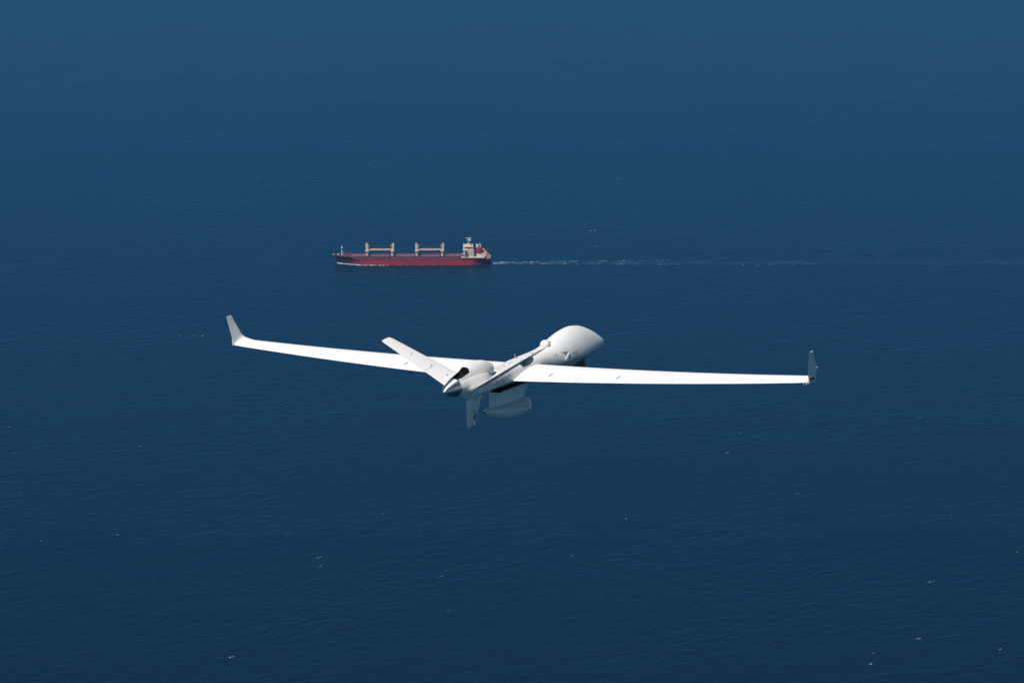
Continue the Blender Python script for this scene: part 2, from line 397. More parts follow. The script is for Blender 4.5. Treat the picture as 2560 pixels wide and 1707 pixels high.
# V tail ---------------------------------------------------------------------
dih = math.atan2(1.51, 2.66); TN = np.array([-math.sin(dih), 0, math.cos(dih)])
def tail_le_te(X):
    s = (X-.46)/(3.17-.46); z = .09+.5677*(X-.46)
    le, te = -3.25+(-3.98+3.25)*s, -4.69+(-4.60+4.69)*s
    k = max(0, (s-.955)/.045)
    r = .08*(1-math.sqrt(max(0, 1-k*k)))
    return np.array([X, le-r, z]), np.array([X, te+r, z])
def tsec(X, f0, f1):
    LE, TE = tail_le_te(X); return foil(LE, TE, TN, f0, f1, .10, camber=0.0)
tx = list(np.linspace(.25, 3.04, 16))+list(np.linspace(3.06, 3.17, 9))
def make_tail(sgn):
    def put(mb, *a, **k): return (mb if sgn > 0 else mb.mirror()).build(*a, **k)
    tl = put(MB().loft([tsec(x, 0, .508) for x in tx]), 'tail_fin', tailwhite, plane, sharp=40)
    put(MB().loft([tsec(x, .516, 1) for x in np.linspace(.40, 1.44, 6)]), 'ruddervator', tailwhite, tl, sharp=40)
    put(MB().loft([tsec(x, .516, 1) for x in [1.46]+[x for x in tx if x > 1.6]]), 'ruddervator', tailwhite, tl, sharp=40)
    for x in (.92, 1.50, 2.23):
        LE, TE = tail_le_te(x); p = LE+(TE-LE)*.52+TN*.062*np.linalg.norm(TE-LE)*.9
        m_ = MB(); teardrop(m_, p, .14, .02, .028); put(m_, 'hinge_fairing', palegrey, tl)
    # actuator fairing under the surface: a flat six sided blister
    sv = np.array([math.cos(dih), 0, math.sin(dih)]); LE, TE = tail_le_te(2.30); b0 = LE+(TE-LE)*.45
    prof = [(-.20, 0), (-.15, .10), (-.10, .19), (.08, .16), (.17, .09), (.18, 0)]
    m_ = MB().loft([[tuple(b0+sv*a*1.0-TN*(dd*1.0+.02)+np.array([0, yy, 0])) for a, dd in prof] for yy in (-.06, .34)])
    af = put(m_, 'actuator_fairing', greypaint, tl, sharp=20)  # grey colour stands in for the deep shade under the tail
    pc = b0-TN*.09+sv*(-.01)+np.array([0, -.07, 0])
    put(MB().tube(pc, pc+np.array([0, .02, 0]), .03, .03, 12), 'drain_hole', black, af)
for sgn in (-1, 1): make_tail(sgn)

# ventral fin -----------------------------------------------------------------
VZ = (-.20, -1.375)
def vsec(z, f0, f1):
    s = (z-VZ[0])/(VZ[1]-VZ[0])
    LE = np.array([0, -3.16-.61*s, z]); TE = np.array([0, -4.36-.02*s, z])
    return foil(LE, TE, np.array([1.0, 0, 0]), f0, f1, .09, camber=0.0)
zs = np.linspace(VZ[0], VZ[1], 10)
vf = MB().loft([vsec(z, 0, .60) for z in np.linspace(VZ[0], -.845, 6)]); vf.loft([vsec(z, 0, 1) for z in np.linspace(-.86, VZ[1], 6)])
vfo = vf.build('ventral_fin', white, plane, sharp=40)
MB().loft([vsec(z, .618, 1) for z in np.linspace(-.40, -.845, 6)]).build('rudder', white, vfo, sharp=40)
MB().box(-.05, .06, -4.03, -3.90, -.875, -.835).build('rudder_hinge', greypaint, vfo)
def fin_pt(y, z, off=.006): 
    s = (z-VZ[0])/(VZ[1]-VZ[0]); le, te = -3.16-.61*s, -4.36-.02*s; f = (le-y)/(le-te); c = le-te
    yt = .09*5*(.2969*math.sqrt(f)-.126*f-.3516*f*f+.2843*f**3-.1036*f**4)
    return (c*yt+off, y, z)
em = MB()
for ang in (0, 90, 180, 270):
    ca, sa = math.cos(math.radians(ang)), math.sin(math.radians(ang)); vs = []
    for r, t in ((.0, .004), (.09, .042), (.185, 0), (.09, -.042)):
        vs.append(fin_pt(-3.86+(r*ca-t*sa)*1.0, -1.085+r*sa+t*ca))
    em.add(vs, [(0,1,2,3)])
em.build('emblem', navy, vfo, fix=False)
for (yy, zz) in ((-4.19, -1.30), (-4.09, -1.31)):
    MB().add([fin_pt(yy, zz), fin_pt(yy+.05, zz+.01), fin_pt(yy+.05, zz+.05), fin_pt(yy, zz+.05)], [(0,1,2,3)]).build('stencil_mark', midgrey, vfo, fix=False)
MB().ball((0, -4.05, -1.385), .03, .06, .025, 10, 8).build('tail_bumper', black, vfo)

# belly radar pod ---------------------------------------------------------------
def pysec(z, le, te, tk): return foil(np.array([0, le, z]), np.array([0, te, z]), np.array([1.0, 0, 0]), 0, 1, tk, camber=0)
py = MB().loft([pysec(-.40, .05, -2.72, .11), pysec(-.75, .0, -2.73, .115), pysec(-1.05, -.16, -2.75, .13), pysec(-1.20, -.34, -2.70, .16), pysec(-1.30, -.60, -2.2, .20)])
pylon = py.build('pod_pylon', radome, plane, sharp=40)
PY = [-3.16, -3.0, -2.7, -2.3, -1.8, -1.3, -.85, -.5, -.25, -.10, -.04]
PT = [(.03, -1.08, -1.05, -1.12, 2, 1.6), (.13, -1.10, -1.05, -1.20, 2, 1.5), (.24, -1.16, -1.03, -1.36, 2, 1.5), (.34, -1.24, -1.06, -1.53, 1.9, 1.6), (.42, -1.32, -1.05, -1.67, 1.45, 1.75),
      (.455, -1.37, -1.02, -1.73, 1.4, 1.9), (.45, -1.39, -1.02, -1.74, 1.4, 2), (.40, -1.40, -1.06, -1.70, 1.6, 2), (.29, -1.41, -1.17, -1.62, 1.9, 2), (.16, -1.42, -1.30, -1.53, 2, 2), (.03, -1.42, -1.40, -1.44, 2, 2)]
pod = MB().loft([ring(t[0], t[1], t[2]-t[1], t[1]-t[3], y, t[4], t[5], 20) for y in np.linspace(-3.16, -.04, 50) for t in [catmull(PY, PT, y)]])
podo = pod.build('radar_pod', radome, plane, sharp=35)
for sx in (1, -1):
    b = MB()
    secs = []
    for k in range(13):
        t = k/12; r = max(.02, math.sin(math.pi*t)**.6)
        secs.append([(sx*(.44+.10*r*math.cos(a)), -1.25+.76*t, -1.43-.0*t+.10*r*math.sin(a)) for a in [2*math.pi*j/16 for j in range(16)]])
    b.loft(secs).build('side_blister', white, podo)
MB().box(-.06, .06, -3.185, -3.05, -1.105, -1.075).build('tail_slot', black, podo)
# belly tray
bt = MB().loft([[(-.33, y, zt), (.33, y, zt), (.30, y, zb), (-.30, y, zb)] for y, zt, zb in ((-2.95, -.30, -.36), (-2.5, -.34, -.52), (-.4, -.40, -.60), (.1, -.45, -.62))])
bto = bt.build('belly_tray', black, plane)
for sx in (-1, 1):
    MB().bar((sx*.345, -2.45, -.47), (sx*.345, -.35, -.545), .04, .05).build('tray_rail', darkgrey, bto)
MB().loft([[(.16, -3.75, -.36), (.185, -3.75, -.36), (.185, -3.45, -.40), (.16, -3.45, -.40)], [(.165, -3.85, -.50), (.18, -3.85, -.50), (.18, -3.68, -.50), (.165, -3.68, -.50)]]).build('blade_antenna', white, plane)
# sensor turret under the nose
tb = MB().ball((0, 3.78, -1.10), .31, .31, .31, 28, 18)
tbo = tb.build('sensor_turret', black, plane)
MB().tube((0, 3.78, -.72), (0, 3.78, -1.10), .31, .312, 28).build('turret_mount', darkgrey, tbo)
MB().ball((0, 4.04, -1.18), .13, .08, .13, 18, 10).build('sensor_window', glass, tbo)

# dorsal fittings ----------------------------------------------------------------
d = MB().ball((0, 1.50, .315), .195, .195, .195, 32, 18, z0=-.25)
do = d.build('antenna_dome', radome, plane)
MB().loft([[(r*math.cos(a), 1.50+r*math.sin(a), z) for a in [2*math.pi*k/32 for k in range(32)]] for r, z in ((.215, .15), (.203, .24), (.196, .27))]).build('dome_base', white, do)
MB().box(.02, .10, 1.685, 1.735, .30, .40).build('dome_latch', darkgrey, do)
def top_z(x, y):
    w, zc, zt, zb, nu, nl = fus(y); return zc+(zt-zc)*max(0, 1-min(1, abs(x)/w)**nu)**(1/nu)
discs = [(-.14, -.40, .075), (-.11, .12, .045), (.10, .30, .045), (.03, .50, .085), (.04, .95, .06), (.03, -2.02, .07), (-.02, -1.55, .06), (-.20, -1.08, .05), (-.02, -1.07, .05)]
for x, y, r in discs:
    z = top_z(x, y); m_ = MB().tube((x, y, z-.02), (x, y, z+.012), r, r*.9, 18)
    m_.build('flush_antenna', greypaint, plane)
for x, y in ((-.02, .02), (.16, .20), (.02, -1.30), (-.14, -.85)):
    z = top_z(x, y); MB().ball((x, y, z), .035, .08, .045, 14, 8).build('blister_antenna', white, plane)
z = top_z(-.26, -.28)
MB().tube((-.26, -.28, z-.02), (-.26, -.28, z+.17), .013, .008, 8).build('whip_antenna', greypaint, plane)

# markings on the right side of the fuselage ----------------------------------------
def decal_text(body, size):
    cu = bpy.data.curves.new('t', 'FONT'); cu.body = body; cu.size = size; cu.resolution_u = 3
    o = bpy.data.objects.new('t', cu); C.objects.link(o)
    dg = bpy.context.evaluated_depsgraph_get(); me = bpy.data.meshes.new_from_object(o.evaluated_get(dg))
    vs = [tuple(v.co) for v in me.vertices]; fs = [tuple(p.vertices) for p in me.polygons]
    bpy.data.objects.remove(o); bpy.data.meshes.remove(me); return vs, fs
def flank(y, z, sx, off=.006): return (sx*(fus_x(y, z)+off), y, z)
vs, fs = decal_text('N190TC', .26)
x0, x1 = min(v[0] for v in vs), max(v[0] for v in vs)
for sx in (1, -1):
    m_ = MB(); m_.add([flank((-2.98+(v[0]-x0)/(x1-x0)*1.05) if sx > 0 else (-1.93-(v[0]-x0)/(x1-x0)*1.05), -.17+v[1]*1.15, sx) for v in vs], fs)
    m_.build('registration_lettering', regmat, plane, fix=False)
    m_ = MB()
    yc, zc = 2.62, -.14
    def fr(a, b, mm, h=.009):
        (ya, za), (yb, zb) = a, b; L = math.hypot(yb-ya, zb-za); ny, nz = -(zb-za)/L*h, (yb-ya)/L*h
        mm.add([flank(ya-ny, za-nz, sx), flank(yb-ny, zb-nz, sx), flank(yb+ny, zb+nz, sx), flank(ya+ny, za+nz, sx)], [(0,1,2,3)])
    q = [(2.34, -.33), (2.66, -.33), (2.66, -.13), (2.34, -.13)]
    for i in range(4): fr(q[i], q[(i+1) % 4], m_)
    m_.build('warning_frame', redmark, plane, fix=False)
    for a_, b_, h_ in (((2.44, -.28), (2.55, -.22), .016), ((2.46, -.19), (2.51, -.18), .014), ((2.56, -.27), (2.58, -.20), .010)):
        m_ = MB(); fr(a_, b_, m_, h_); m_.build('warning_symbol', midgrey, plane, fix=False)
    m_ = MB()
    for i in range(9):
        fr((2.80+i*.10, -.32+.004*i), (2.845+i*.10, -.32+.004*i), m_, .010)
        if i % 2 == 0: fr((2.83+i*.10, -.26+.004*i), (2.875+i*.10, -.26+.004*i), m_, .008)
    m_.build('stencil_row', palegrey, plane, fix=False, kind='stuff')
    for a_, b_, h_ in (((1.26, .02), (1.42, .02), .012), ((1.30, -.19), (1.33, -.14), .014)):
        m_ = MB(); fr(a_, b_, m_, h_); m_.build('stencil_mark', midgrey, plane, fix=False)
# flush air inlet on each side of the nose: flat triangle, recess shade painted in, with a raised white lower lip
for sx in (1, -1):
    m_ = MB(); P_ = lambda y, z, o: flank(y, z, sx, o)
    m_.add([P_(1.72, .04, .004), P_(2.16, -.03, .004), P_(1.76, -.25, .004), P_(1.95, -.09, .006)], [(0, 3, 1), (0, 2, 3)] if sx > 0 else [(0, 1, 3), (0, 3, 2)])
    io = m_.build('side_inlet', midgrey, plane, fix=False)
    m_ = MB(); m_.add([P_(1.78, -.26, .01), P_(1.94, -.20, .01), P_(2.18, -.04, .01), P_(2.13, -.05, .05), P_(1.95, -.14, .06), P_(1.80, -.22, .06)],
                      [(0,1,4,5), (1,2,3,4)] if sx > 0 else [(5,4,1,0), (4,3,2,1)])
    m_.build('inlet_lip', white, io, fix=False)

# ------------------------------------------------------------------ the ship
shipmats = dict(
 hull=mat('faded_red_hull_paint', (.41,.018,.027), .55, col2=(.26,.018,.028), scale=.09, detail=6, stretch=(1,1,3)),
 maroon=mat('dark_maroon_paint_and_shade', (.10,.014,.035), .6, col2=(.16,.022,.04), scale=.12),
 deck=mat('worn_maroon_deck', (.12,.03,.05), .8, col2=(.07,.025,.04), scale=.25),
 hatch=mat('dusty_maroon_hatch_paint', (.20,.065,.085), .75, col2=(.13,.04,.065), scale=.35, detail=6),
 buff=mat('buff_crane_paint', (.68,.51,.38), .55, col2=(.56,.41,.30), scale=.4),
 cream=mat('cream_superstructure_paint', (.66,.52,.38), .55, col2=(.56,.44,.32), scale=.3),
 swhite=mat('weathered_white_paint', (.72,.70,.66), .5, col2=(.55,.52,.48), scale=.8),
 red=mat('bright_red_funnel_paint', (.42,.02,.03), .5, var=.2, scale=.6),
 dark=mat('dark_ship_steel', (.03,.03,.04), .6, var=.3, scale=.5),
 glass=mat('dark_bridge_glass', (.012,.014,.02), .2),
 grey=mat('grey_paint_and_shade', (.12,.12,.125), .6, var=.2, scale=.5),
 orange=mat('orange_lifeboat', (.5,.09,.03), .45, var=.1, scale=1))
M = shipmats
ship = bpy.data.objects.new('bulk_carrier', None); C.objects.link(ship)
YAW = math.radians(0.3); SX = .978; SZ = .94
base = on_sea(1031, 657.4)
ship.location = base; ship.rotation_euler = (0, 0, math.pi+YAW); ship.scale = (SX, 1, SZ)
ship['label'] = 'long red bulk carrier ship with four buff deck cranes sailing left across the sea'; ship['category'] = 'cargo ship'
HB = 15.5
def half(x):                                             # half beam at deck and waterline
    if x > 60:
        t = (x-60)/36; d = HB*max(.03, 1-t**2.4)**.75; wl = HB*max(.0, 1-min(1, (x-60)/30.5)**1.3)**.9
        return d, max(.12, wl)
    if x < -70:
        t = (-70-x)/25; return HB*(1-.16*t**2), HB*(1-.55*t**1.6)
    return HB, HB
def topz(x):
    if x > 74: return 9.4+.9*((x-74)/22)**1.5
    if x > 70: return 7.4+2.0*(x-70)/4
    return 7.4
xs = [-95, -93, -90, -85, -80, -75, -70]+list(range(-60, 61, 10))+[64, 68, 70, 72, 74, 77, 80, 83, 86, 88, 90, 92, 94, 95.5, 96]
hb = MB(); rows = 14; secs = []
for x in xs:
    d, wl = half(x); zt = topz(x); sec = []
    rk = 5.5*max(0, (x-86)/10) if x > 86 else 0
    for side in (1, -1):
        col = []
        for k in range(rows):
            t = k/(rows-1); z = -2.0+(zt+2.0)*t; e = max(0, z/zt)
            yy = wl+(d-wl)*e**1.7
            col.append((x-rk*(1-e)*1.0, side*yy, z))
        sec += col if side > 0 else col[::-1]
    secs.append(sec)
n = len(secs[0]); vs = [p for s in secs for p in s]; F = []; MI = []
for i in range(len(secs)-1):
    for j in range(n):
        a, b = i*n+j, i*n+(j+1) % n
        if j == n-1: continue
        if j == rows-1:
            F.append((a, b, b+n, a+n)); MI.append(1); continue
        zz = (vs[a][2]+vs[b][2])/2; xm = (xs[i]+xs[i+1])/2
        F.append((a, b, b+n, a+n)); MI.append(2 if (zz > topz(xm)-1.3 or xm > 68+22*(1-zz/topz(xm)) or xm < -70-16*(1-zz/topz(xm))) else 0)  # maroon at bow and stern paints in the shade of the flared hull
hm = MB(); hm.v = vs; hm.f = F; hm.m = MI
hm.f.append(tuple(range(n))); hm.m.append(2)
hull = hm.build('hull', [M['hull'], M['deck'], M['maroon']], ship, sharp=40)
# bulwark at the bow, as a thin raised wall
bw = MB(); pr = []
for x in [74, 77, 80, 83, 86, 88, 90, 92, 94, 95.5, 96]:
    d, wl = half(x); pr.append((x, d, topz(x)))
for side in (1, -1):
    bw.loft([[(x, side*d, z-.1), (x+.2, side*(d+.15), z+1.3), (x, side*(d-.25), z+1.3), (x-.2, side*(d-.35), z-.1)] for x, d, z in pr])
bw.build('bow_bulwark', M['maroon'], ship)
MB().box(94.6, 96.8, -.8, .8, 9.9, 11.6).build('bow_fitting', M['swhite'], ship)
# hatches
for i, (a, b) in enumerate(((56.5, 74.5), (28, 50.5), (-2.5, 19.5), (-33, -10.5), (-63, -40.5))):
    m_ = MB(); m_.box(a+.6, b-.6, -9.8, 9.8, 7.3, 9.4)
    hc = m_.build('hatch_coaming', M['hatch'], ship)
    for k in range(4):
        xa = a+(b-a)*k/4; xb = a+(b-a)*(k+1)/4-.25
        MB().loft([[(x, -10.2, 9.42), (x, 10.2, 9.42), (x, 10.2, 10.1), (x, 0, 10.55), (x, -10.2, 10.1)] for x in (xa, xb)]).build('hatch_panel', M['hatch'], hc, sharp=10)
    for k in range(5):
        xa = a+.8+(b-a-1.6)*k/4.0
        MB().box(xa-.2, xa+.2, 9.85, 10.7, 7.45, 9.3).build('coaming_stay', M['deck'], hc)
# cranes
def crane(x, toward, lean):
    cr = bpy.data.objects.new('deck_crane', None); C.objects.link(cr); cr.parent = ship; cr.location = (x, 0, 0)
    MB().loft([[(r*math.cos(a), r*math.sin(a), z) for a in [2*math.pi*k/18 for k in range(18)]] for r, z in ((1.75, 7.3), (1.55, 13.5), (1.6, 14.6))]).build('pedestal', M['buff'], cr)
    MB().box(-3.2, 3.2, -4, 4, 7.2, 9.2).build('pedestal_house', M['deck'], cr)
    MB().loft([[(r*math.cos(a), r*math.sin(a), z) for a in [2*math.pi*k/20 for k in range(20)]] for r, z in ((2.0, 14.4), (2.8, 15.1), (2.8, 15.9), (2.1, 16.1))]).build('slewing_ring', M['buff'], cr)
    L = lean
    tw = MB().loft([[(L*(z-16)/10+sx*wx, sy*wy, z) for sx, sy in ((1,1),(-1,1),(-1,-1),(1,-1))] for z, wx, wy in ((16, 1.75, 1.9), (19, 1.6, 1.8), (24, 1.3, 1.5), (26.0, 1.1, 1.4))])
    t = tw.build('tower', M['buff'], cr)
    MB().box(L-.9, L+.9, -1.6, 1.6, 26.05, 26.9).build('sheave_block', M['dark'], t)
    MB().box(toward*2.0+L*.5-.9, toward*2.0+L*.5+.9, .2, 2.2, 20.6, 23.0).build('operator_cab', M['buff'], t)
    MB().box(toward*2.0+L*.5-.7, toward*2.0+L*.5+.7, 2.2, 2.28, 21.3, 22.6).build('cab_window', M['glass'], t)
    oy = 1.5 if toward < 0 else -1.5
    bm_ = MB()
    for yy in (-.75, .75):
        bm_.loft([[(toward*xx, oy+yy*k+.3, z+hh/2), (toward*xx, oy+yy*k-.3, z+hh/2), (toward*xx, oy+yy*k-.3, z-hh/2), (toward*xx, oy+yy*k+.3, z-hh/2)] for xx, z, hh, k in ((1.8, 17.2, .8, 1), (5, 17.3, 1.5, 1), (22, 17.4, 1.6, .9), (28.5, 17.3, .9, .5))])
    for k in range(8):
        xx = 4+k*3.0; bm_.box(min(toward*xx, toward*(xx+.5)), max(toward*xx, toward*(xx+.5)), oy-.6, oy+.6, 16.9, 17.7)
    bo = bm_.build('boom', M['buff'], cr)
    for yy in (-.5, .5):
        MB().tube((L, yy, 26.6), (toward*20, oy+yy*.6, 18.2), .09, .09, 6).build('hoist_cable', M['dark'], cr)
    return cr
crane(54.8, -1, .9); crane(24.2, 1, -.9); crane(-5.6, -1, .9); crane(-36.6, 1, -.9)
# foremast
fm = MB().loft([[(85.8+r*math.cos(a), r*math.sin(a), z) for a in [2*math.pi*k/10 for k in range(10)]] for r, z in ((.75, 9.3), (.55, 15), (.35, 19), (.15, 23))])
fmo = fm.build('foremast', M['swhite'], ship)
MB().box(84.9, 86.9, -1.4, 1.4, 19.2, 19.6).build('lamp_platform', M['swhite'], fmo)
MB().box(85.4, 86.4, -.4, .4, 19.6, 21.0).build('mast_lamp', M['swhite'], fmo)
for sx in (-1, 1): MB().tube((85.5-.2, sx*.3, 17), (82.5, sx*2.0, 9.3), .12, .12, 6).build('mast_stay', M['swhite'], fmo)
for (x, y, h_) in ((90.5, 3, 1.6), (90.5, -3, 1.6), (82, 6, 1.5), (79, 5, 1.8), (77, -5, 1.6), (80, -7, 1.3), (84, 8, 1.2)):
    MB().box(x-.8, x+.8, y-.9, y+.9, 9.4, 9.8+h_).build('deck_winch', M['swhite' if x > 89 else 'hatch'], ship)
for x, y, h_ in ((73.5, 6, 8), (52.5, 8, 6), (17, 8, 9), (21, -6, 7), (-9, 9, 7), (-40, -8, 7), (-53, 9, 6.5), (-21, -9, 6), (47, -9, 6)):
    MB().tube((x, y, 7.3), (x, y, 7.3+h_), .16, .12, 6).build('vent_post', M['hatch'], ship)
# side rails along the deck edge
for side in (1, -1):
    rl = MB()
    for z in (8.0, 8.7): rl.bar((-66, side*15.3, z), (70, side*15.3, z), .10, .10)
    for x in range(-66, 71, 4): rl.bar((x, side*15.3, 7.3), (x, side*15.3, 8.75), .12, .12)
    rl.build('deck_rail', M['hatch'], ship)
SUP = bpy.data.objects
before = set(SUP)
# poop deck and superstructure (bow is +x, side facing the camera is +y)
MB().box(-92, -65, -13.8, 13.8, 7.35, 8.9).build('poop_house', M['dark'], ship)
MB().box(-91, -62.5, -15.0, 15.0, 8.95, 9.5).build('poop_deck', M['cream'], ship)
for x in (-88, -84, -80, -76, -72, -68, -64.5): MB().bar((x, 14.7, 7.2), (x, 14.7, 8.95), .35, .35).build('deck_pillar', M['maroon'], ship)
for x0_, x1_ in ((-82, -71),): MB().box(x0_, x1_, 13.82, 13.95, 7.7, 8.4).build('side_opening', M['grey'], ship)
blk = MB().loft([[(xf, s*11.2, z) for xf, s in ((-66.6, 1), (-78.0, 1), (-78.0, -1), (-66.6, -1))] if z > 10 else [(xf, s*11.2, z) for xf, s in ((-68.8, 1), (-78.0, 1), (-78.0, -1), (-68.8, -1))] for z in (9.45, 10.0, 18.0)])
blk = MB().box(-78.0, -67.6, -11.2, 11.2, 9.52, 18.0)
bko = blk.build('accommodation_block', M['cream'], ship)
for zz in (11.6, 14.0, 16.4):
    for xx in (-69.6, -76.0): MB().box(xx-.45, xx+.45, 11.2, 11.32, zz-.4, zz+.5).build('porthole', M['dark'], bko)
MB().box(-67.55, -66.9, -10.8, 10.8, 9.55, 17.4).build('front_bulkhead', M['grey'], bko)  # grey paints in the shade on the front of the block
for zz in (11.4, 13.6, 15.8):
    for yy in np.linspace(-9, 9, 8): MB().box(-66.9, -66.82, yy-.5, yy+.5, zz-.5, zz+.5).build('cabin_window', M['glass'], bko)
for zz in (12.2, 14.8): MB().box(-78.2, -67.3, 11.25, 11.45, zz-.08, zz+.08).build('deck_line', M['cream'], bko)
br = MB().box(-77.0, -66.6, -10.0, 10.0, 18.05, 21.3)
bro = br.build('bridge', M['cream'], ship)
for a, b in ((-70.8, -67.2), (-76.2, -72.6)): MB().box(a, b, 10.0, 10.1, 19.6, 20.5).build('bridge_window', M['glass'], bro)
MB().box(-66.6, -66.5, -9.5, 9.5, 19.5, 20.6).build('bridge_window', M['glass'], bro)
MB().box(-72.3, -71.6, 10.0, 10.6, 17.6, 21.6).build('bridge_pipe', M['dark'], bro)
MB().box(-77.3, -66.4, -10.4, 10.4, 21.32, 21.6).build('bridge_roof', M['cream'], bro)
MB().box(-69.5, -65.2, -15.2, 15.2, 17.6, 18.03).build('bridge_wing', M['cream'], ship)
for side in (1, -1):
    wp = MB().box(-67.8, -64.6, side*15.2-1.4, side*15.2+1.4, 18.06, 19.5).build('wing_end', M['swhite'], ship)
    MB().box(-67.4, -65.0, side*15.0-1.0, side*15.0+1.0, 13.6, 15.2).build('wing_box', M['swhite'], ship)
    MB().bar((-66.4, side*14.6, 9.5), (-65.8, side*14.6, 17.6), 1.0, 1.0).build('wing_support', M['swhite'], ship)
    MB().tube((-65.6, side*15.4, 19.5), (-65.6, side*15.4, 22.2), .35, .2, 8).build('wing_lamp', M['swhite'], ship)
mt = MB().tube((-72.5, 0, 21.7), (-72.2, 0, 30.0), .85, .5, 10)
mto = mt.build('radar_mast', M['swhite'], ship)
MB().box(-74.5, -70.0, -2.4, 2.4, 27.6, 28.0).build('mast_platform', M['swhite'], mto)
MB().box(-74.4, -68.2, -.4, .4, 30.0, 30.7).build('radar_scanner', M['swhite'], mto)
MB().box(-72.8, -70.2, -.4, .4, 24.0, 24.6).build('radar_scanner', M['swhite'], mto)
MB().tube((-74.2, 0, 28.0), (-74.2, 0, 32.8), .22, .14, 8).build('mast_pole', M['swhite'], mto)
MB().box(-70.4, -69.4, -.6, .6, 22.6, 24.0).build('mast_lamp', M['swhite'], mto)
for x, y, h_ in ((-68, 8, 2.4), (-75.5, 8.5, 2.8), (-76.8, 4, 3.2), (-69, 3, 2.0), (-74, 6, 1.6)): MB().tube((x, y, 21.7), (x, y, 21.7+h_), .18, .14, 6).build('roof_antenna', M['swhite'], ship)
for o in set(SUP)-before:                                # set the bridge block on its frames
    if o.parent is ship: o.location.x += 3.2; o.location.z = -.66; o.scale.z = 1.07
# engine casing, aft house and funnel
MB().box(-90.0, -78.4, -9, 9, 9.52, 12.6).build('aft_house', M['cream'], ship)
MB().box(-86.5, -79.5, -6.0, 6.0, 12.62, 14.4).build('engine_casing', M['dark'], ship)
def fun(z0, z1, g_=0.0):
    s_x = lambda z: (z-14.4)/10*.6
    return MB().loft([[(x*(1-.03*(z-14)/5)+s_x(z)-81.2, y, z) for x, y in [((3.5+g_)*math.copysign(abs(math.cos(a))**.55, math.cos(a)), (3.1+g_)*math.copysign(abs(math.sin(a))**.55, math.sin(a))) for a in [2*math.pi*k/28 for k in range(28)]]] for z in (z0, z1)])
fo = fun(12.5, 20.2).build('funnel', M['red'], ship)
fun(20.22, 24.6).build('funnel_band', M['swhite'], fo)
fun(24.62, 25.4).build('funnel_top', M['dark'], fo)
lg = MB()
for a, b in (((-1.2, 21.3), (0, 23.8)), ((0, 23.8), (1.2, 21.3)), ((1.2, 21.3), (-1.2, 21.3)), ((-.5, 22.1), (.5, 22.1))):
    lg.bar((-80.9+a[0], 3.22, a[1]), (-80.9+b[0], 3.22, b[1]), .12, .5)
lg.build('funnel_emblem', M['dark'], fo)
# lifeboat on its sloping ramp at the stern
rp = MB()
for yy in (2.5, 6.5):
    rp.bar((-85.5, yy, 19.0), (-95.5, yy, 9.2), .7, .9); rp.bar((-88, yy, 9.5), (-88, yy, 16.4), .5, .5); rp.bar((-92, yy, 9.0), (-92, yy, 12.6), .5, .5)
    rp.bar((-85, yy, 14.5), (-94.5, yy, 8.5), .5, .6)
rp.build('boat_ramp', M['buff'], ship)
lb = MB(); dv = Vector((-10, 0, -9.8)).normalized(); c0 = Vector((-87.0, 4.5, 18.6))
lb.loft([[tuple(c0+dv*t+Vector((0, 1.35*r*math.cos(a), 0))+Vector((-.7, 0, .7))*1.3*r*math.sin(a)) for a in [2*math.pi*k/12 for k in range(12)]] for t, r in ((0, .3), (1, .8), (3, 1), (5.5, 1), (7, .7), (7.6, .2))])
lb.build('lifeboat', M['red'], ship)
for x, y, z, sx_, sy_, sz_ in ((-79.2, 11.5, 9.55, 1.2, 1.2, 2.6), (-81.8, 12, 9.55, 2.0, 1.4, 1.4), (-85, 12, 9.55, 1.5, 1.5, 1.2), (-72.5, 12.8, 9.55, 1.0, .8, 1.6), (-91.5, 10, 7.5, .8, .8, 1.6), (-93.6, 8, 7.5, .8, .8, 1.2)):
    MB().box(x-sx_, x+sx_, y-sy_, y+sy_, z, z+sz_).build('deck_locker', M['swhite' if x > -84 else 'buff'], ship)
MB().box(-93.0, -92.6, -12, 12, 7.4, 8.5).build('stern_rail', M['maroon'], ship)

# ------------------------------------------------------------------ foam
foam = mat('white_sea_foam', (.46,.52,.56), .9, spec=.1, col2=(.45,.52,.58), scale=1.3)
thin = mat('thin_foam', (.22,.30,.36), .9, spec=.1, col2=(.12,.21,.28), scale=.6)
def blob(mb, x, y, L, W, Hh, ang, mi=0, n=9):
    ca, sa = math.cos(ang), math.sin(ang); ring_ = []
    for k in range(n):
        a = 2*math.pi*k/n; r = rng.uniform(.6, 1.1)
        u, v = L*r*math.cos(a), W*r*math.sin(a); ring_.append((x+u*ca-v*sa, y+u*sa+v*ca))
    vs = [(px, py, -.05) for px, py in ring_]+[(x+(px-x)*.65, y+(py-y)*.65, Hh*rng.uniform(.6, 1)) for px, py in ring_]+[(x, y, Hh)]
    fs = [(k, (k+1) % n, n+(k+1) % n, n+k) for k in range(n)]+[(n+k, n+(k+1) % n, 2*n) for k in range(n)]
    mb.add(vs, fs, mi)
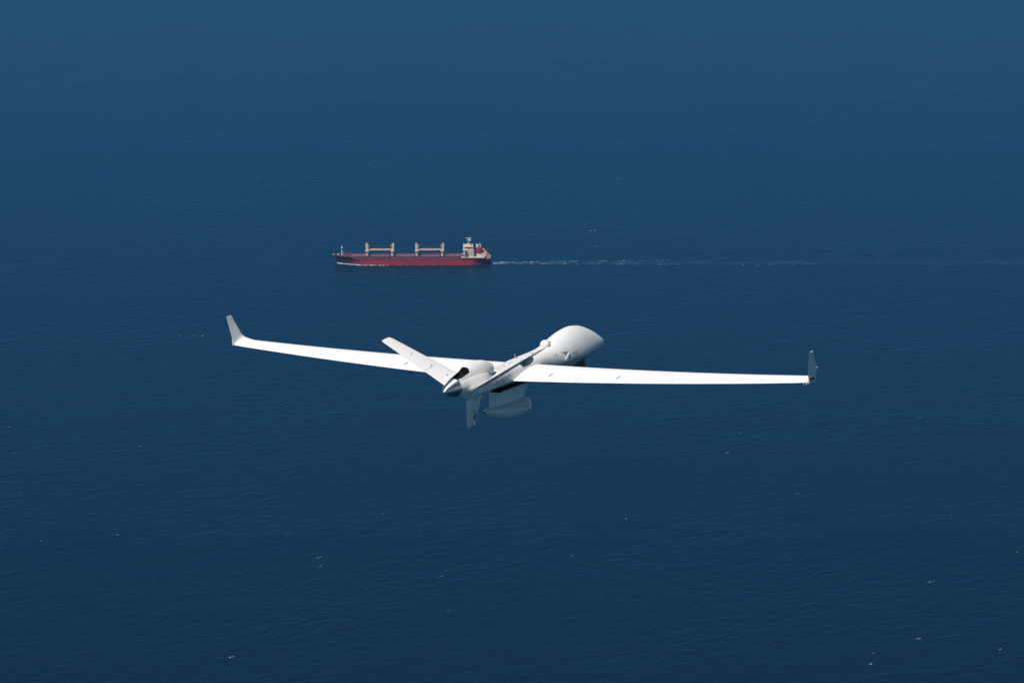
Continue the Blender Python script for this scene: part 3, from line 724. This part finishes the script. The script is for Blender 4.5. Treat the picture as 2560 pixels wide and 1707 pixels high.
caps_px = [(80,98,3),(118,105,1),(705,151,2.6),(792,291,2),(805,325,1.4),(800,338,1),(1888,259,3),(1930,170,1.4),(2098,218,1.6),(2054,332,1.3),(1918,312,1),(600,527,3.2),(556,500,1.5),
 (660,443,2.4),(641,445,2),(590,408,2),(860,383,2),(875,381,1.2),(1432,409,2.2),(1420,411,2),(1440,408,1.6),(2280,409,2.4),(985,493,1.6),(1215,539,2),(1228,539,1.5),(1362,530,2.6),(1356,530,1.6),(1370,566,2),(1158,291,1.2),(656,296,1),(350,452,1.6),(605,462,1.3),(290,233,1.5),(104,331,1.2),(44,268,1),(2145,170,1),
 (1472,482,1.6),(472,767,2.6),(466,771,2),(458,764,1.8),(445,770,1.6),(430,773,1.4),(412,771,1.6),(400,776,1),(486,766,1.2),(2092,933,1.6),(2114,958,1.4),(1700,993,2),(1670,1040,2),(1450,712,1),(250,640,1),(170,560,1),
 (1834,1132,1.6),(2187,1188,1),(2140,1335,2),(2134,1336,1.4),(2113,1465,2.2),(2108,1466,1.2),(2297,1490,2),(2005,1523,2.2),(1998,1524,1.6),(2335,1267,1.3),(727,1281,2),(735,1279,1.5),(733,1300,1.5),(1012,1324,1.8),(1237,1361,1.4),(1436,1191,1.5),(535,1507,1.8),(529,1509,1.4),(655,1010,1.4),(660,1227,1.4),(90,1243,1.6),(45,1130,1.6),(20,980,1.2),
 (35,1040,1.4),(322,1024,1.2),(270,1228,1.4),(175,1425,1.3),(455,1250,1),(1030,1400,1),(1316,1275,1.3),(1380,1365,1),(965,1232,1),(880,1180,1),(1600,1395,.8),(1675,1385,.8),(1790,1240,.8),(2005,1500,1)]
wc = MB()
for px, py, s in caps_px:
    p = on_sea(px/.91875, py/.91875)
    for k in range(random.choice((2, 3, 4))):
        t = random.uniform(-1.5, 1.5)*s
        blob(wc, p.x+t*.75, p.y+t*.7+random.uniform(-.4, .4), random.uniform(.4, .95)*s*.58, random.uniform(.3, .65)*s*.46, random.uniform(.1, .25), random.uniform(.4, 1.0), 0 if random.random() < .5 else 1)
for k in range(110):
    px, py = random.uniform(0, 2560), random.uniform(0, 1707); p = on_sea(px, py)
    blob(wc, p.x, p.y, random.uniform(.25, .6), random.uniform(.15, .3), .1, random.uniform(.3, 1.0), 1 if random.random() < .7 else 0)
wc.build('whitecap_foam', [foam, thin], kind='stuff', label='small scattered white flecks of breaking foam on the open sea')

def ship_to_world(x, y):
    a = math.pi+YAW; x *= SX; return base.x+x*math.cos(a)-y*math.sin(a), base.y+x*math.sin(a)+y*math.cos(a)
bwv = MB()
for k in range(170):
    t = random.random()**1.3; x = 90.5-62*t
    d, wl = half(x); off = wl+.2+random.uniform(0, 1.6)+2.6*t*random.random()
    if t > .45 and random.random() < .5: continue
    for side in ((1, -1) if k % 3 == 0 else (1,)):
        X_, Y_ = ship_to_world(x, side*off)
        blob(bwv, X_, Y_, random.uniform(.7, 2.1), random.uniform(.3, .75), random.uniform(.2, .95)*(1-.7*t), YAW+random.uniform(-.35, .1)*side, 0 if random.random() < .6 else 1)
for k in range(30):
    x = random.uniform(-40, 20); X_, Y_ = ship_to_world(x, HB+.6+random.random()*2.2)
    if -14 < x < -4 or random.random() < .35: blob(bwv, X_, Y_, random.uniform(.6, 1.6), .35, .2, YAW, 1)
bwv.build('bow_wave', [foam, thin], kind='stuff', label='white bow wave foaming along the near side of the red ship')
wk = MB()
def wake_y(line, x): return (-1 if line == 0 else 1)*(3.5+(-94-x)*(.07 if line == 0 else .045))+random.gauss(0, .9)
for line in (0, 1):
    for k in range(170):
        t = random.random()**2.3; x = -98-t*230
        if (int((x+1000)/7+line*3) % 4 == 0) and random.random() < .8: continue
        y = wake_y(line, x)
        X_, Y_ = ship_to_world(x, y); s = 1-.5*t
        blob(wk, X_, Y_, random.uniform(.5, 1.9)*s, random.uniform(.25, .7)*s, .2, YAW+random.uniform(-.2, .2), 0 if random.random() < .3 else 1)
for x, l, c in ((-258, 1, 3), (-300, 1, 5), (-310, 0, 2), (-402, 1, 4), (-418, 1, 3), (-435, 1, 4), (-462, 1, 2), (-285, 0, 2)):
    for k in range(c):
        X_, Y_ = ship_to_world(x+random.uniform(-3, 3), wake_y(l, x)); blob(wk, X_, Y_, random.uniform(.4, 1.2), .4, .2, YAW, 1)
slick = mat('pale_churned_water', (.022, .062, .112), .6, spec=.1, col2=(.012,.044,.088), scale=.15)
for k in range(420):
    t = random.random()**1.1; x = -99-t*740; w_ = 4+t*16
    y = random.choice((-1, 1, 0))*w_*.8+random.gauss(0, 1.2+2*t)
    X_, Y_ = ship_to_world(x, y); blob(wk, X_, Y_, random.uniform(4, 15), random.uniform(.4, 1.3), .08, YAW+random.uniform(-.03, .03), 2)
wk.build('wake_foam', [foam, thin, slick], kind='stuff', label='two broken lines of white wake foam trailing behind the red ship')
